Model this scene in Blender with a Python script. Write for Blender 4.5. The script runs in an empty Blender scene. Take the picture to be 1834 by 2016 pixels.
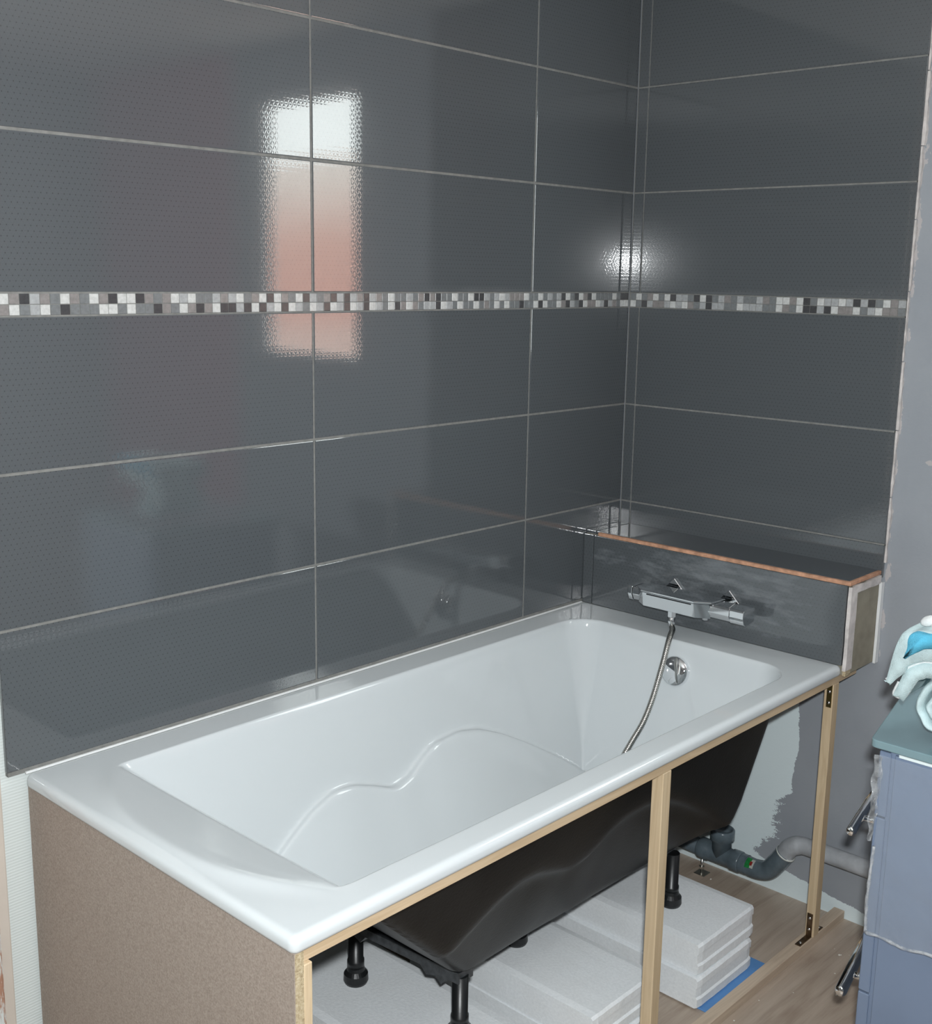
import bpy, bmesh, math, random
import numpy as np
from mathutils import Vector, Matrix, noise as mnoise

random.seed(7)
sc = bpy.context.scene
COL = sc.collection
PI = math.pi

# ------------------------------------------------------------------ camera
CAM = Vector((-2.81185, -1.99739, 0.92873))
RX = Vector((0.68457946, -0.72876661, 0.01581732))      # camera right
RY = Vector((-0.13443536, -0.14755161, -0.97987533))    # camera down
RZ = Vector((0.71643429, 0.66867612, -0.19898281))      # camera forward
cd = bpy.data.cameras.new('camera')
cam = bpy.data.objects.new('camera', cd)
COL.objects.link(cam)
cam.matrix_world = Matrix(((RX.x, -RY.x, -RZ.x, CAM.x), (RX.y, -RY.y, -RZ.y, CAM.y),
                           (RX.z, -RY.z, -RZ.z, CAM.z), (0, 0, 0, 1)))
cd.sensor_fit = 'VERTICAL'
cd.sensor_height = 36.0
cd.sensor_width = 36.0
cd.lens = 2304.793 * 36.0 / 2016.0
cd.clip_start = 0.05
sc.camera = cam

# ------------------------------------------------------------------ light and exposure
FLASH_POWER = 58.0
SKY = 9.8
sc.view_settings.view_transform = 'Standard'
sc.view_settings.look = 'None'
sc.view_settings.gamma = 1.0
sc.view_settings.use_curve_mapping = False
sc.view_settings.exposure = 0.0

w = bpy.data.worlds.new('overcast_sky')
sc.world = w
w.use_nodes = True
bg = w.node_tree.nodes['Background']
bg.inputs[0].default_value = (0.93, 1.0, 0.98, 1)
bg.inputs[1].default_value = SKY

# the flash of the photographer's camera, a hand's width above the lens
fl = bpy.data.lights.new('camera_flash', 'AREA')
fl.shape = 'RECTANGLE'
fl.size = 0.055
fl.size_y = 0.04
fl.energy = FLASH_POWER
fl.color = (0.965, 1.0, 1.01)
fo = bpy.data.objects.new('camera_flash', fl)
COL.objects.link(fo)
fm = cam.matrix_world.copy()
fm.translation = CAM + RX * 0.030 - RY * 0.085
fo.matrix_world = fm

# daylight portal in the window opening (only guides sampling of the sky)
pl = bpy.data.lights.new('window_daylight', 'AREA')
pl.shape = 'RECTANGLE'
pl.size = 0.51
pl.size_y = 0.91
po = bpy.data.objects.new('window_daylight', pl)
COL.objects.link(po)
po.location = (0.056, -1.46, 1.08)
po.rotation_euler = (PI / 2, 0, PI / 2)
pl.cycles.is_portal = True

# ------------------------------------------------------------------ node helpers
def new_mat(name):
    m = bpy.data.materials.new(name)
    m.use_nodes = True
    nt = m.node_tree
    return m, nt, nt.nodes['Principled BSDF']

def N(nt, t, **kw):
    n = nt.nodes.new(t)
    for k, v in kw.items():
        setattr(n, k, v)
    return n

def L(nt, a, b):
    nt.links.new(a, b)

def math_(nt, op, a, b=None, c=None):
    n = N(nt, 'ShaderNodeMath', operation=op)
    for i, x in enumerate((a, b, c)):
        if x is None:
            continue
        if isinstance(x, (int, float)):
            n.inputs[i].default_value = x
        else:
            L(nt, x, n.inputs[i])
    return n.outputs[0]

def ramp(nt, fac, stops, interp='LINEAR'):
    r = N(nt, 'ShaderNodeValToRGB')
    r.color_ramp.interpolation = interp
    el = r.color_ramp.elements
    while len(el) < len(stops):
        el.new(0.5)
    for e, (p, c) in zip(el, stops):
        e.position = p
        e.color = (*c, 1) if len(c) == 3 else c
    L(nt, fac, r.inputs[0])
    return r.outputs[0]

def position(nt):
    return N(nt, 'ShaderNodeNewGeometry').outputs['Position']

def mapped(nt, vec, scale=(1, 1, 1), rot=(0, 0, 0), loc=(0, 0, 0)):
    m = N(nt, 'ShaderNodeMapping')
    m.inputs['Scale'].default_value = scale
    m.inputs['Rotation'].default_value = rot
    m.inputs['Location'].default_value = loc
    L(nt, vec, m.inputs['Vector'])
    return m.outputs[0]

def noise(nt, vec, scale, detail=3.0, rough=0.55):
    n = N(nt, 'ShaderNodeTexNoise')
    n.inputs['Scale'].default_value = scale
    n.inputs['Detail'].default_value = detail
    n.inputs['Roughness'].default_value = rough
    if vec is not None:
        L(nt, vec, n.inputs['Vector'])
    return n.outputs['Fac']

def mix(nt, fac, a, b, blend='MIX'):
    n = N(nt, 'ShaderNodeMix', data_type='RGBA', blend_type=blend)
    for i, x in ((0, fac), (6, a), (7, b)):
        if isinstance(x, (int, float)):
            n.inputs[i].default_value = x
        elif isinstance(x, tuple):
            n.inputs[i].default_value = (*x, 1)
        else:
            L(nt, x, n.inputs[i])
    return n.outputs[2]

def bump(nt, p, height, strength, dist):
    b = N(nt, 'ShaderNodeBump')
    b.inputs['Strength'].default_value = strength
    b.inputs['Distance'].default_value = dist
    L(nt, height, b.inputs['Height'])
    L(nt, b.outputs[0], p.inputs['Normal'])

def simple(name, col, rough=0.5, metal=0.0, var=0.0, vscale=8.0, bstr=0.0, bscale=200.0, bdist=0.001, spec=None, coat=0.0):
    m, nt, p = new_mat(name)
    p.inputs['Base Color'].default_value = (*col, 1)
    p.inputs['Roughness'].default_value = rough
    p.inputs['Metallic'].default_value = metal
    if spec is not None:
        p.inputs['Specular IOR Level'].default_value = spec
    if coat:
        p.inputs['Coat Weight'].default_value = coat
        p.inputs['Coat Roughness'].default_value = 0.03
    pos = position(nt)
    if var > 0:
        n = noise(nt, pos, vscale, 4)
        lo = tuple(c * (1 - var) for c in col)
        hi = tuple(min(1, c * (1 + var)) for c in col)
        L(nt, ramp(nt, n, [(0.3, lo), (0.7, hi)]), p.inputs['Base Color'])
    if bstr > 0:
        bump(nt, p, noise(nt, pos, bscale, 3), bstr, bdist)
    return m

# ------------------------------------------------------------------ materials
def tile_mat(name, ua, va, base=(0.096, 0.106, 0.114), dust=False):
    """glossy grey tile with an embossed triangle lattice"""
    m, nt, p = new_mat(name)
    s = N(nt, 'ShaderNodeSeparateXYZ')
    L(nt, position(nt), s.inputs[0])
    u, v = s.outputs[ua], s.outputs[va]
    P = 0.0110
    lines = []
    for cu, cv in ((0.0, 1.1547), (1.0, 0.57735), (1.0, -0.57735)):
        a = math_(nt, 'ADD', math_(nt, 'MULTIPLY', u, cu / P), math_(nt, 'MULTIPLY', v, cv / P))
        f = math_(nt, 'PINGPONG', a, 0.5)          # 0 on a line, 0.5 between
        lines.append(f)
    total = math_(nt, 'ADD', math_(nt, 'ADD', lines[0], lines[1]), lines[2])
    mn = math_(nt, 'MINIMUM', math_(nt, 'MINIMUM', lines[0], lines[1]), lines[2])
    dot = math_(nt, 'LESS_THAN', total, 0.20)
    line = math_(nt, 'LESS_THAN', mn, 0.035)
    g = noise(nt, position(nt), 420.0, 2)
    gl = noise(nt, mapped(nt, position(nt), scale=(3, 3, 160)), 6.0, 3)
    c0 = mix(nt, math_(nt, 'MULTIPLY', g, 0.28), base, tuple(x * 0.55 for x in base))
    c1 = mix(nt, math_(nt, 'MULTIPLY', gl, 0.22), c0, tuple(x * 0.6 for x in base))
    c2 = mix(nt, math_(nt, 'MULTIPLY', line, 0.16), c1, tuple(x * 0.45 for x in base))
    c3 = mix(nt, math_(nt, 'MULTIPLY', dot, 0.62), c2, tuple(x * 0.25 for x in base))
    if dust:
        # wiped-on cement dust above and beside the tap
        ds = noise(nt, mapped(nt, position(nt), scale=(1, 9, 34), rot=(0.45, 0, 0)), 1.0, 5, 0.65)
        a_ = math_(nt, 'MULTIPLY', math_(nt, 'ABSOLUTE', math_(nt, 'ADD', s.outputs[1], 0.42)), 2.2)
        b_ = math_(nt, 'MULTIPLY', math_(nt, 'ABSOLUTE', math_(nt, 'SUBTRACT', s.outputs[2], 0.155)), 5.0)
        am = math_(nt, 'SUBTRACT', 1.0, math_(nt, 'ADD', a_, b_))
        df = ramp(nt, math_(nt, 'ADD', ds, math_(nt, 'MULTIPLY', am, 0.22)), [(0.58, (0, 0, 0)), (0.86, (0.45, 0.45, 0.45))])
        c3 = mix(nt, df, c3, (0.30, 0.32, 0.34))
        L(nt, math_(nt, 'SUBTRACT', 1.0, df), p.inputs['Coat Weight'])
    else:
        p.inputs['Coat Weight'].default_value = 1.0
    L(nt, c3, p.inputs['Base Color'])
    p.inputs['Roughness'].default_value = 0.17
    p.inputs['Specular IOR Level'].default_value = 0.13
    p.inputs['Coat Roughness'].default_value = 0.032
    p.inputs['Coat IOR'].default_value = 1.75
    p.inputs['IOR'].default_value = 1.5
    bump(nt, p, mn, 0.11, 0.0006)
    L(nt, p.inputs['Normal'].links[0].from_socket, p.inputs['Coat Normal'])
    return m

M = {}
M['tile_xz'] = tile_mat('grey_tile_long_wall', 0, 2)
M['tile_yz'] = tile_mat('grey_tile_far_wall', 1, 2)
M['tile_yx'] = tile_mat('grey_tile_ledge_top', 1, 0)
M['tile_dusty'] = tile_mat('grey_tile_dusty', 1, 2, dust=True)
M['grout'] = simple('light_grey_grout', (0.20, 0.20, 0.19), 0.85, var=0.18, vscale=60, bstr=0.3, bscale=500)
for nm, c, r in (('pearl', (0.52, 0.525, 0.515), 0.32), ('light', (0.34, 0.35, 0.355), 0.32), ('mid', (0.165, 0.175, 0.18), 0.32),
                 ('taupe', (0.225, 0.21, 0.205), 0.3), ('dark', (0.055, 0.055, 0.058), 0.25)):
    M['mos_' + nm] = simple('mosaic_' + nm, c, r, var=0.16, vscale=130)
M['acrylic'] = simple('white_sanitary_acrylic', (0.61, 0.645, 0.66), 0.07, spec=0.5)
M['shell'] = simple('black_fibreglass_shell', (0.008, 0.008, 0.008), 0.40, spec=0.22, var=0.35, vscale=9, bstr=0.25, bscale=160, bdist=0.0015)
M['blackplastic'] = simple('black_plastic', (0.008, 0.009, 0.010), 0.35, bstr=0.1)
M['greyplastic'] = simple('dusty_black_bracket', (0.05, 0.055, 0.06), 0.5, var=0.4, vscale=70)
M['chrome'] = simple('chrome', (0.86, 0.87, 0.88), 0.04, 1.0)
M['chrome_soft'] = simple('hose_steel', (0.50, 0.49, 0.46), 0.22, 1.0)
M['chrome_dark'] = simple('dark_gap', (0.02, 0.02, 0.022), 0.4)
M['steel'] = simple('zinc_screw', (0.75, 0.74, 0.70), 0.25, 1.0)
M['brass'] = simple('yellow_zinc_bracket', (0.36, 0.29, 0.12), 0.32, 1.0, var=0.25, vscale=50)
M['rust'] = simple('bronzed_bracket', (0.22, 0.155, 0.10), 0.38, 1.0, var=0.35, vscale=60)
M['sealant'] = simple('white_silicone', (0.78, 0.79, 0.79), 0.4)
M['terracotta'] = simple('raw_tile_edge', (0.50, 0.27, 0.17), 0.85, var=0.3, vscale=50, bstr=0.4, bscale=300)
M['plaster'] = simple('white_plaster', (0.60, 0.56, 0.54), 0.9, var=0.18, vscale=40, bstr=0.5, bscale=180, bdist=0.002)
M['plasterboard'] = simple('tan_plasterboard', (0.29, 0.265, 0.205), 0.9, var=0.12, vscale=30, bstr=0.2, bscale=300)
M['glass_top'] = simple('frosted_teal_glass', (0.19, 0.29, 0.32), 0.22, var=0.08, vscale=6, spec=0.6, coat=0.4)
M['cabinet'] = simple('blue_grey_cabinet', (0.17, 0.22, 0.315), 0.42, var=0.05, vscale=6)
M['white_strip'] = simple('white_edge', (0.72, 0.80, 0.80), 0.3)
M['pvc'] = simple('grey_pvc', (0.105, 0.135, 0.155), 0.22, var=0.2, vscale=30)
M['pvc_painted'] = simple('pipe_in_wall_paint', (0.36, 0.375, 0.395), 0.5, var=0.2, vscale=22, bstr=0.3, bscale=60, bdist=0.002)
M['sticker'] = simple('green_sticker', (0.03, 0.36, 0.09), 0.4, var=0.25, vscale=120)
M['sticker_red'] = simple('red_print', (0.45, 0.05, 0.04), 0.4)
M['sticker_white'] = simple('white_print', (0.70, 0.72, 0.68), 0.4)
M['blue_mat'] = simple('blue_foam', (0.10, 0.26, 0.55), 0.7, var=0.1)
M['crumb'] = simple('white_crumbs', (0.70, 0.68, 0.62), 0.9)
M['paint_white'] = simple('white_ceiling_paint', (0.72, 0.73, 0.73), 0.8)
M['paint_grey'] = simple('grey_wall_paint', (0.42, 0.44, 0.46), 0.6)
M['paint_rose'] = simple('rose_wall_paint', (0.45, 0.22, 0.27), 0.5)
M['beige'] = simple('beige_door_jamb', (0.58, 0.52, 0.46), 0.6, var=0.06)
M['pvc_frame'] = simple('white_window_frame', (0.75, 0.76, 0.76), 0.35)

# bare white wall with fine horizontal ribs
m, nt, p = new_mat('ribbed_white_wall')
s = N(nt, 'ShaderNodeSeparateXYZ'); L(nt, position(nt), s.inputs[0])
rib = math_(nt, 'PINGPONG', math_(nt, 'MULTIPLY', s.outputs[2], 1 / 0.006), 0.5)
L(nt, mix(nt, math_(nt, 'MULTIPLY', rib, 0.5), (0.66, 0.71, 0.70), (0.56, 0.61, 0.60)), p.inputs['Base Color'])
p.inputs['Roughness'].default_value = 0.8
bump(nt, p, rib, 0.4, 0.002)
M['wall_white'] = m

# peeling paint on the old frame
m, nt, p = new_mat('peeling_paint')
n1 = noise(nt, mapped(nt, position(nt), scale=(40, 40, 7)), 1.0, 5, 0.7)
L(nt, ramp(nt, n1, [(0.47, (0.62, 0.66, 0.65)), (0.53, (0.40, 0.22, 0.15)), (0.7, (0.22, 0.12, 0.09))]), p.inputs['Base Color'])
p.inputs['Roughness'].default_value = 0.8
bump(nt, p, n1, 0.6, 0.004)
M['peeling'] = m

# grey painted wall with the white patch that the roller left bare
m, nt, p = new_mat('part_painted_wall')
s = N(nt, 'ShaderNodeSeparateXYZ'); L(nt, position(nt), s.inputs[0])
Y, Z = s.outputs[1], s.outputs[2]
zt = math_(nt, 'DIVIDE', math_(nt, 'ADD', Z, 0.765), 0.765)
edge = ramp(nt, zt, [(0.0, (0.95,) * 3), (0.055, (0.80,) * 3), (0.095, (0.60,) * 3), (0.13, (0.50,) * 3), (0.20, (0.565,) * 3), (0.29, (0.56,) * 3),
                     (0.36, (0.575,) * 3), (0.40, (0.603,) * 3), (0.60, (0.617,) * 3), (0.78, (0.608,) * 3)])
sb = N(nt, 'ShaderNodeSeparateColor'); L(nt, edge, sb.inputs[0])
nz = noise(nt, mapped(nt, position(nt), scale=(1, 14, 40)), 1.0, 6, 0.7)
nz2 = noise(nt, position(nt), 260.0, 2)
wob = math_(nt, 'ADD', math_(nt, 'MULTIPLY', math_(nt, 'SUBTRACT', nz, 0.5), 0.16),
            math_(nt, 'MULTIPLY', math_(nt, 'SUBTRACT', nz2, 0.5), 0.05))
# the roller edge is ragged low down and clean higher up
rag = math_(nt, 'MULTIPLY', wob, math_(nt, 'MINIMUM', math_(nt, 'MAXIMUM', math_(nt, 'MULTIPLY', math_(nt, 'SUBTRACT', -0.43, Z), 12.0), 0.12), 1.0))
ny = math_(nt, 'MULTIPLY', Y, -1.0)
bare = math_(nt, 'LESS_THAN', math_(nt, 'ADD', ny, rag), sb.outputs[0])
base_band = math_(nt, 'LESS_THAN', math_(nt, 'ADD', Z, math_(nt, 'MULTIPLY', wob, 0.12)), -0.737)
low = math_(nt, 'LESS_THAN', Z, -0.03)
bare = math_(nt, 'MAXIMUM', math_(nt, 'MULTIPLY', bare, low), base_band)
# filler smears beside the tile edge
nf = noise(nt, mapped(nt, position(nt), scale=(1, 16, 9)), 1.0, 5, 0.65)
near = math_(nt, 'SUBTRACT', 1.0, math_(nt, 'MULTIPLY', math_(nt, 'ABSOLUTE', math_(nt, 'ADD', Y, 0.818)), 38.0))
smear = math_(nt, 'MULTIPLY', math_(nt, 'GREATER_THAN', math_(nt, 'ADD', nf, math_(nt, 'MULTIPLY', near, 0.30)), 0.82), math_(nt, 'GREATER_THAN', Z, -0.04))
spot = math_(nt, 'LESS_THAN', math_(nt, 'ADD', math_(nt, 'ADD', math_(nt, 'ABSOLUTE', math_(nt, 'ADD', Y, 0.898)),
             math_(nt, 'MULTIPLY', math_(nt, 'ABSOLUTE', math_(nt, 'SUBTRACT', Z, 0.497)), 2.6)), math_(nt, 'MULTIPLY', nf, 0.10)), 0.068)
smear = math_(nt, 'MAXIMUM', smear, spot)
ng = noise(nt, position(nt), 5.0, 4)
grey = ramp(nt, ng, [(0.3, (0.285, 0.305, 0.335)), (0.7, (0.32, 0.34, 0.368))])
c = mix(nt, bare, grey, (0.70, 0.79, 0.81))
c = mix(nt, math_(nt, 'MULTIPLY', smear, 0.75), c, (0.50, 0.46, 0.45))
L(nt, c, p.inputs['Base Color'])
p.inputs['Roughness'].default_value = 0.5
bump(nt, p, noise(nt, position(nt), 140.0, 4), 0.25, 0.0015)
M['wall_far'] = m

def wood(name, axis, light, dark, rough=0.6):
    m, nt, p = new_mat(name)
    sc_ = [26, 26, 26]
    sc_[axis] = 1.6
    v = mapped(nt, position(nt), scale=tuple(sc_))
    wv = N(nt, 'ShaderNodeTexNoise')
    wv.inputs['Scale'].default_value = 1.3
    wv.inputs['Detail'].default_value = 5
    wv.inputs['Distortion'].default_value = 0.8
    L(nt, v, wv.inputs['Vector'])
    rings = math_(nt, 'PINGPONG', math_(nt, 'MULTIPLY', wv.outputs['Fac'], 9.0), 1.0)
    sc2 = [300, 300, 300]
    sc2[axis] = 9
    fine = noise(nt, mapped(nt, position(nt), scale=tuple(sc2)), 1.0, 2)
    f = math_(nt, 'ADD', math_(nt, 'MULTIPLY', rings, 0.55), math_(nt, 'MULTIPLY', fine, 0.4))
    L(nt, ramp(nt, f, [(0.1, light), (0.9, dark)]), p.inputs['Base Color'])
    p.inputs['Roughness'].default_value = rough
    bump(nt, p, fine, 0.15, 0.0006)
    return m

M['pine_z'] = wood('pine_upright', 2, (0.64, 0.505, 0.335), (0.51, 0.38, 0.235))
M['pine_x'] = wood('pine_lengthwise', 0, (0.62, 0.48, 0.32), (0.50, 0.365, 0.225))
M['pine_floor'] = wood('pine_dusty', 0, (0.60, 0.485, 0.37), (0.47, 0.37, 0.28))

# wood-look floor
m, nt, p = new_mat('wood_floor')
v = mapped(nt, position(nt), scale=(1.4, 13, 13))
wv = N(nt, 'ShaderNodeTexNoise')
wv.inputs['Scale'].default_value = 1.6
wv.inputs['Detail'].default_value = 6
wv.inputs['Distortion'].default_value = 1.6
L(nt, v, wv.inputs['Vector'])
fine = noise(nt, mapped(nt, position(nt), scale=(12, 220, 220)), 1.0, 2)
f = math_(nt, 'ADD', math_(nt, 'MULTIPLY', wv.outputs['Fac'], 0.75), math_(nt, 'MULTIPLY', fine, 0.25))
L(nt, ramp(nt, f, [(0.30, (0.32, 0.245, 0.19)), (0.48, (0.42, 0.34, 0.272)), (0.68, (0.49, 0.405, 0.33))]), p.inputs['Base Color'])
p.inputs['Roughness'].default_value = 0.42
bump(nt, p, fine, 0.08, 0.0006)
M['floor'] = m

# particle board and its sawn edge
m, nt, p = new_mat('particle_board')
n1 = noise(nt, position(nt), 330.0, 3, 0.6)
n2 = noise(nt, position(nt), 12.0, 4)
c = ramp(nt, n1, [(0.30, (0.25, 0.205, 0.172)), (0.5, (0.345, 0.285, 0.243)), (0.72, (0.44, 0.375, 0.325))])
c = mix(nt, math_(nt, 'MULTIPLY', n2, 0.35), c, (0.29, 0.23, 0.19))
L(nt, c, p.inputs['Base Color'])
p.inputs['Roughness'].default_value = 0.75
bump(nt, p, n1, 0.3, 0.0008)
M['particle'] = m
m, nt, p = new_mat('particle_board_edge')
n1 = noise(nt, position(nt), 210.0, 4, 0.7)
L(nt, ramp(nt, n1, [(0.3, (0.28, 0.21, 0.12)), (0.5, (0.47, 0.38, 0.24)), (0.7, (0.60, 0.53, 0.38))]), p.inputs['Base Color'])
p.inputs['Roughness'].default_value = 0.85
bump(nt, p, n1, 0.6, 0.002)
M['particle_edge'] = m

# aerated concrete
m, nt, p = new_mat('aerated_concrete')
n1 = noise(nt, position(nt), 150.0, 4, 0.6)
n2 = noise(nt, position(nt), 9.0, 4)
c = ramp(nt, n1, [(0.3, (0.76, 0.79, 0.815)), (0.7, (0.85, 0.88, 0.90))])
c = mix(nt, ramp(nt, n2, [(0.45, (0, 0, 0)), (0.75, (0.35, 0.35, 0.35))]), c, (0.72, 0.73, 0.73))
L(nt, c, p.inputs['Base Color'])
p.inputs['Roughness'].default_value = 0.92
bump(nt, p, n1, 0.5, 0.0015)
M['block'] = m

# clear crumpled film
m, nt, p = new_mat('clear_film')
for l in list(nt.links):
    if l.to_node.type == 'OUTPUT_MATERIAL':
        nt.links.remove(l)
out = nt.nodes['Material Output']
tr = N(nt, 'ShaderNodeBsdfTransparent'); tr.inputs[0].default_value = (0.93, 0.95, 0.97, 1)
p.inputs['Base Color'].default_value = (0.55, 0.60, 0.66, 1)
p.inputs['Roughness'].default_value = 0.12
bump(nt, p, noise(nt, position(nt), 24.0, 4), 0.5, 0.01)
fr = N(nt, 'ShaderNodeLayerWeight'); fr.inputs[0].default_value = 0.35
mx = N(nt, 'ShaderNodeMixShader')
L(nt, math_(nt, 'ADD', math_(nt, 'MULTIPLY', fr.outputs['Facing'], 0.40), 0.16), mx.inputs[0])
L(nt, tr.outputs[0], mx.inputs[1]); L(nt, p.outputs[0], mx.inputs[2]); L(nt, mx.outputs[0], out.inputs[0])
M['film'] = m

m, nt, p = new_mat('film_gathers')
out = nt.nodes['Material Output']
tr = N(nt, 'ShaderNodeBsdfTransparent'); tr.inputs[0].default_value = (0.95, 0.96, 0.97, 1)
p.inputs['Base Color'].default_value = (0.60, 0.62, 0.64, 1)
p.inputs['Roughness'].default_value = 0.15
nf_ = noise(nt, position(nt), 55.0, 4)
bump(nt, p, nf_, 0.6, 0.004)
mx = N(nt, 'ShaderNodeMixShader')
L(nt, ramp(nt, nf_, [(0.35, (0.12, 0.12, 0.12)), (0.65, (0.62, 0.62, 0.62))]), mx.inputs[0])
L(nt, tr.outputs[0], mx.inputs[1]); L(nt, p.outputs[0], mx.inputs[2]); L(nt, mx.outputs[0], out.inputs[0])
M['film_edge'] = m

# window pane
m, nt, p = new_mat('window_glass')
out = nt.nodes['Material Output']
tr = N(nt, 'ShaderNodeBsdfTransparent'); gl = N(nt, 'ShaderNodeBsdfGlossy')
gl.inputs['Roughness'].default_value = 0.02
mx = N(nt, 'ShaderNodeMixShader'); mx.inputs[0].default_value = 0.06
L(nt, tr.outputs[0], mx.inputs[1]); L(nt, gl.outputs[0], mx.inputs[2]); L(nt, mx.outputs[0], out.inputs[0])
M['pane'] = m

# salmon render of the house across the street
m, nt, p = new_mat('salmon_render')
s = N(nt, 'ShaderNodeSeparateXYZ'); L(nt, position(nt), s.inputs[0])
zz = math_(nt, 'ADD', s.outputs[2], math_(nt, 'MULTIPLY', noise(nt, position(nt), 1.2, 3), 0.25))
L(nt, ramp(nt, math_(nt, 'MULTIPLY', zz, 0.4), [(0.18, (0.62, 0.42, 0.36)), (0.30, (0.60, 0.285, 0.22)), (0.52, (0.62, 0.33, 0.26)), (0.76, (0.75, 0.64, 0.58))]), p.inputs['Base Color'])
p.inputs['Roughness'].default_value = 0.8
M['salmon'] = m

# towelling
def towel_mat(name, cols, axis, lo, hi):
    m, nt, p = new_mat(name)
    n = noise(nt, position(nt), 900.0, 2)
    s = N(nt, 'ShaderNodeSeparateXYZ'); L(nt, position(nt), s.inputs[0])
    t = math_(nt, 'DIVIDE', math_(nt, 'SUBTRACT', s.outputs[axis], lo), hi - lo)
    t = math_(nt, 'ADD', t, math_(nt, 'MULTIPLY', math_(nt, 'SUBTRACT', noise(nt, position(nt), 40.0, 2), 0.5), 0.10))
    L(nt, ramp(nt, t, cols), p.inputs['Base Color'])
    p.inputs['Roughness'].default_value = 0.95
    p.inputs['Sheen Weight'].default_value = 0.3
    bump(nt, p, n, 0.7, 0.002)
    return m
PALE = (0.56, 0.70, 0.72)
M['towel_pale'] = simple('pale_towelling', PALE, 0.95, var=0.14, vscale=35, bstr=0.7, bscale=700, bdist=0.002)
M['towel_hem'] = simple('towel_hem', (0.70, 0.72, 0.72), 0.95, var=0.1, vscale=60, bstr=0.6, bscale=600, bdist=0.002)
M['towel_blue'] = simple('turquoise_towelling', (0.10, 0.46, 0.66), 0.95, var=0.2, vscale=40, bstr=0.7, bscale=700, bdist=0.002)

# ------------------------------------------------------------------ mesh helpers
def finish(name, bm, mat, root=None, smooth=False, bevel=0.0, seg=2):
    if bevel > 0:
        bmesh.ops.bevel(bm, geom=list(bm.edges), offset=bevel, segments=seg, affect='EDGES', profile=0.6)
    me = bpy.data.meshes.new(name)
    bm.to_mesh(me)
    bm.free()
    return link(name, me, mat, root, smooth)

def root_world(root):
    v = Vector((0, 0, 0))
    while root is not None:
        v += root.location
        root = root.parent
    return v

def link(name, me, mat, root=None, smooth=False):
    o = bpy.data.objects.new(name, me)
    COL.objects.link(o)
    if mat is not None:
        me.materials.append(mat)
    if smooth:
        me.polygons.foreach_set('use_smooth', [True] * len(me.polygons))
    if root is not None:
        off = root_world(root)
        if off.length > 0:
            me.transform(Matrix.Translation(-off))
        o.parent = root
    return o

def bm_box(lo, hi, bm=None):
    bm = bm or bmesh.new()
    lo = [min(a, b) for a, b in zip(lo, hi)] if True else lo
    vs = [bm.verts.new((x, y, z)) for z in (lo[2], hi[2]) for y in (lo[1], hi[1]) for x in (lo[0], hi[0])]
    for f in ((0, 2, 3, 1), (4, 5, 7, 6), (0, 1, 5, 4), (2, 6, 7, 3), (0, 4, 6, 2), (1, 3, 7, 5)):
        bm.faces.new([vs[i] for i in f])
    return bm

def box(name, lo, hi, mat, root=None, bevel=0.0, seg=2):
    lo2 = tuple(min(a, b) for a, b in zip(lo, hi)); hi2 = tuple(max(a, b) for a, b in zip(lo, hi))
    return finish(name, bm_box(lo2, hi2), mat, root, False, bevel, seg)

def bm_prism(pts, lo, hi, axis):
    """extrude a polygon given in the two other axes between lo and hi along axis"""
    bm = bmesh.new()
    def P(a, b, c):
        return {0: (c, a, b), 1: (a, c, b), 2: (a, b, c)}[axis]
    A = [bm.verts.new(P(a, b, lo)) for a, b in pts]
    B = [bm.verts.new(P(a, b, hi)) for a, b in pts]
    n = len(pts)
    bm.faces.new(A[::-1]); bm.faces.new(B)
    for i in range(n):
        bm.faces.new((A[i], A[(i + 1) % n], B[(i + 1) % n], B[i]))
    bmesh.ops.recalc_face_normals(bm, faces=bm.faces)
    return bm

def bm_lathe(profile, base, axis, seg=32, bm=None):
    """profile of (radius, height) turned about axis through base"""
    bm = bm or bmesh.new()
    ax = Vector(axis).normalized()
    t = Vector((0, 0, 1)) if abs(ax.z) < 0.9 else Vector((1, 0, 0))
    u = ax.cross(t).normalized(); v = ax.cross(u)
    base = Vector(base)
    rings = []
    for r, h in profile:
        if r < 1e-6:
            rings.append([bm.verts.new(base + ax * h)])
        else:
            rings.append([bm.verts.new(base + ax * h + (u * math.cos(2 * PI * k / seg) + v * math.sin(2 * PI * k / seg)) * r) for k in range(seg)])
    for a, b in zip(rings, rings[1:]):
        for k in range(seg):
            k2 = (k + 1) % seg
            f = [a[k % len(a)], a[k2 % len(a)], b[k2 % len(b)], b[k % len(b)]]
            g = []
            for q in f:
                if q not in g:
                    g.append(q)
            if len(g) > 2:
                bm.faces.new(g)
    bmesh.ops.recalc_face_normals(bm, faces=bm.faces)
    return bm

def smooth_path(pts, n):
    """Catmull-Rom through pts"""
    P = [Vector(q) for q in pts]
    P = [P[0] * 2 - P[1]] + P + [P[-1] * 2 - P[-2]]
    out = []
    for i in range(1, len(P) - 2):
        a, b, c, d = P[i - 1], P[i], P[i + 1], P[i + 2]
        for k in range(n):
            t = k / n
            out.append(0.5 * ((2 * b) + (c - a) * t + (2 * a - 5 * b + 4 * c - d) * t * t + (3 * b - a - 3 * c + d) * t ** 3))
    out.append(P[-2])
    return out

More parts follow.
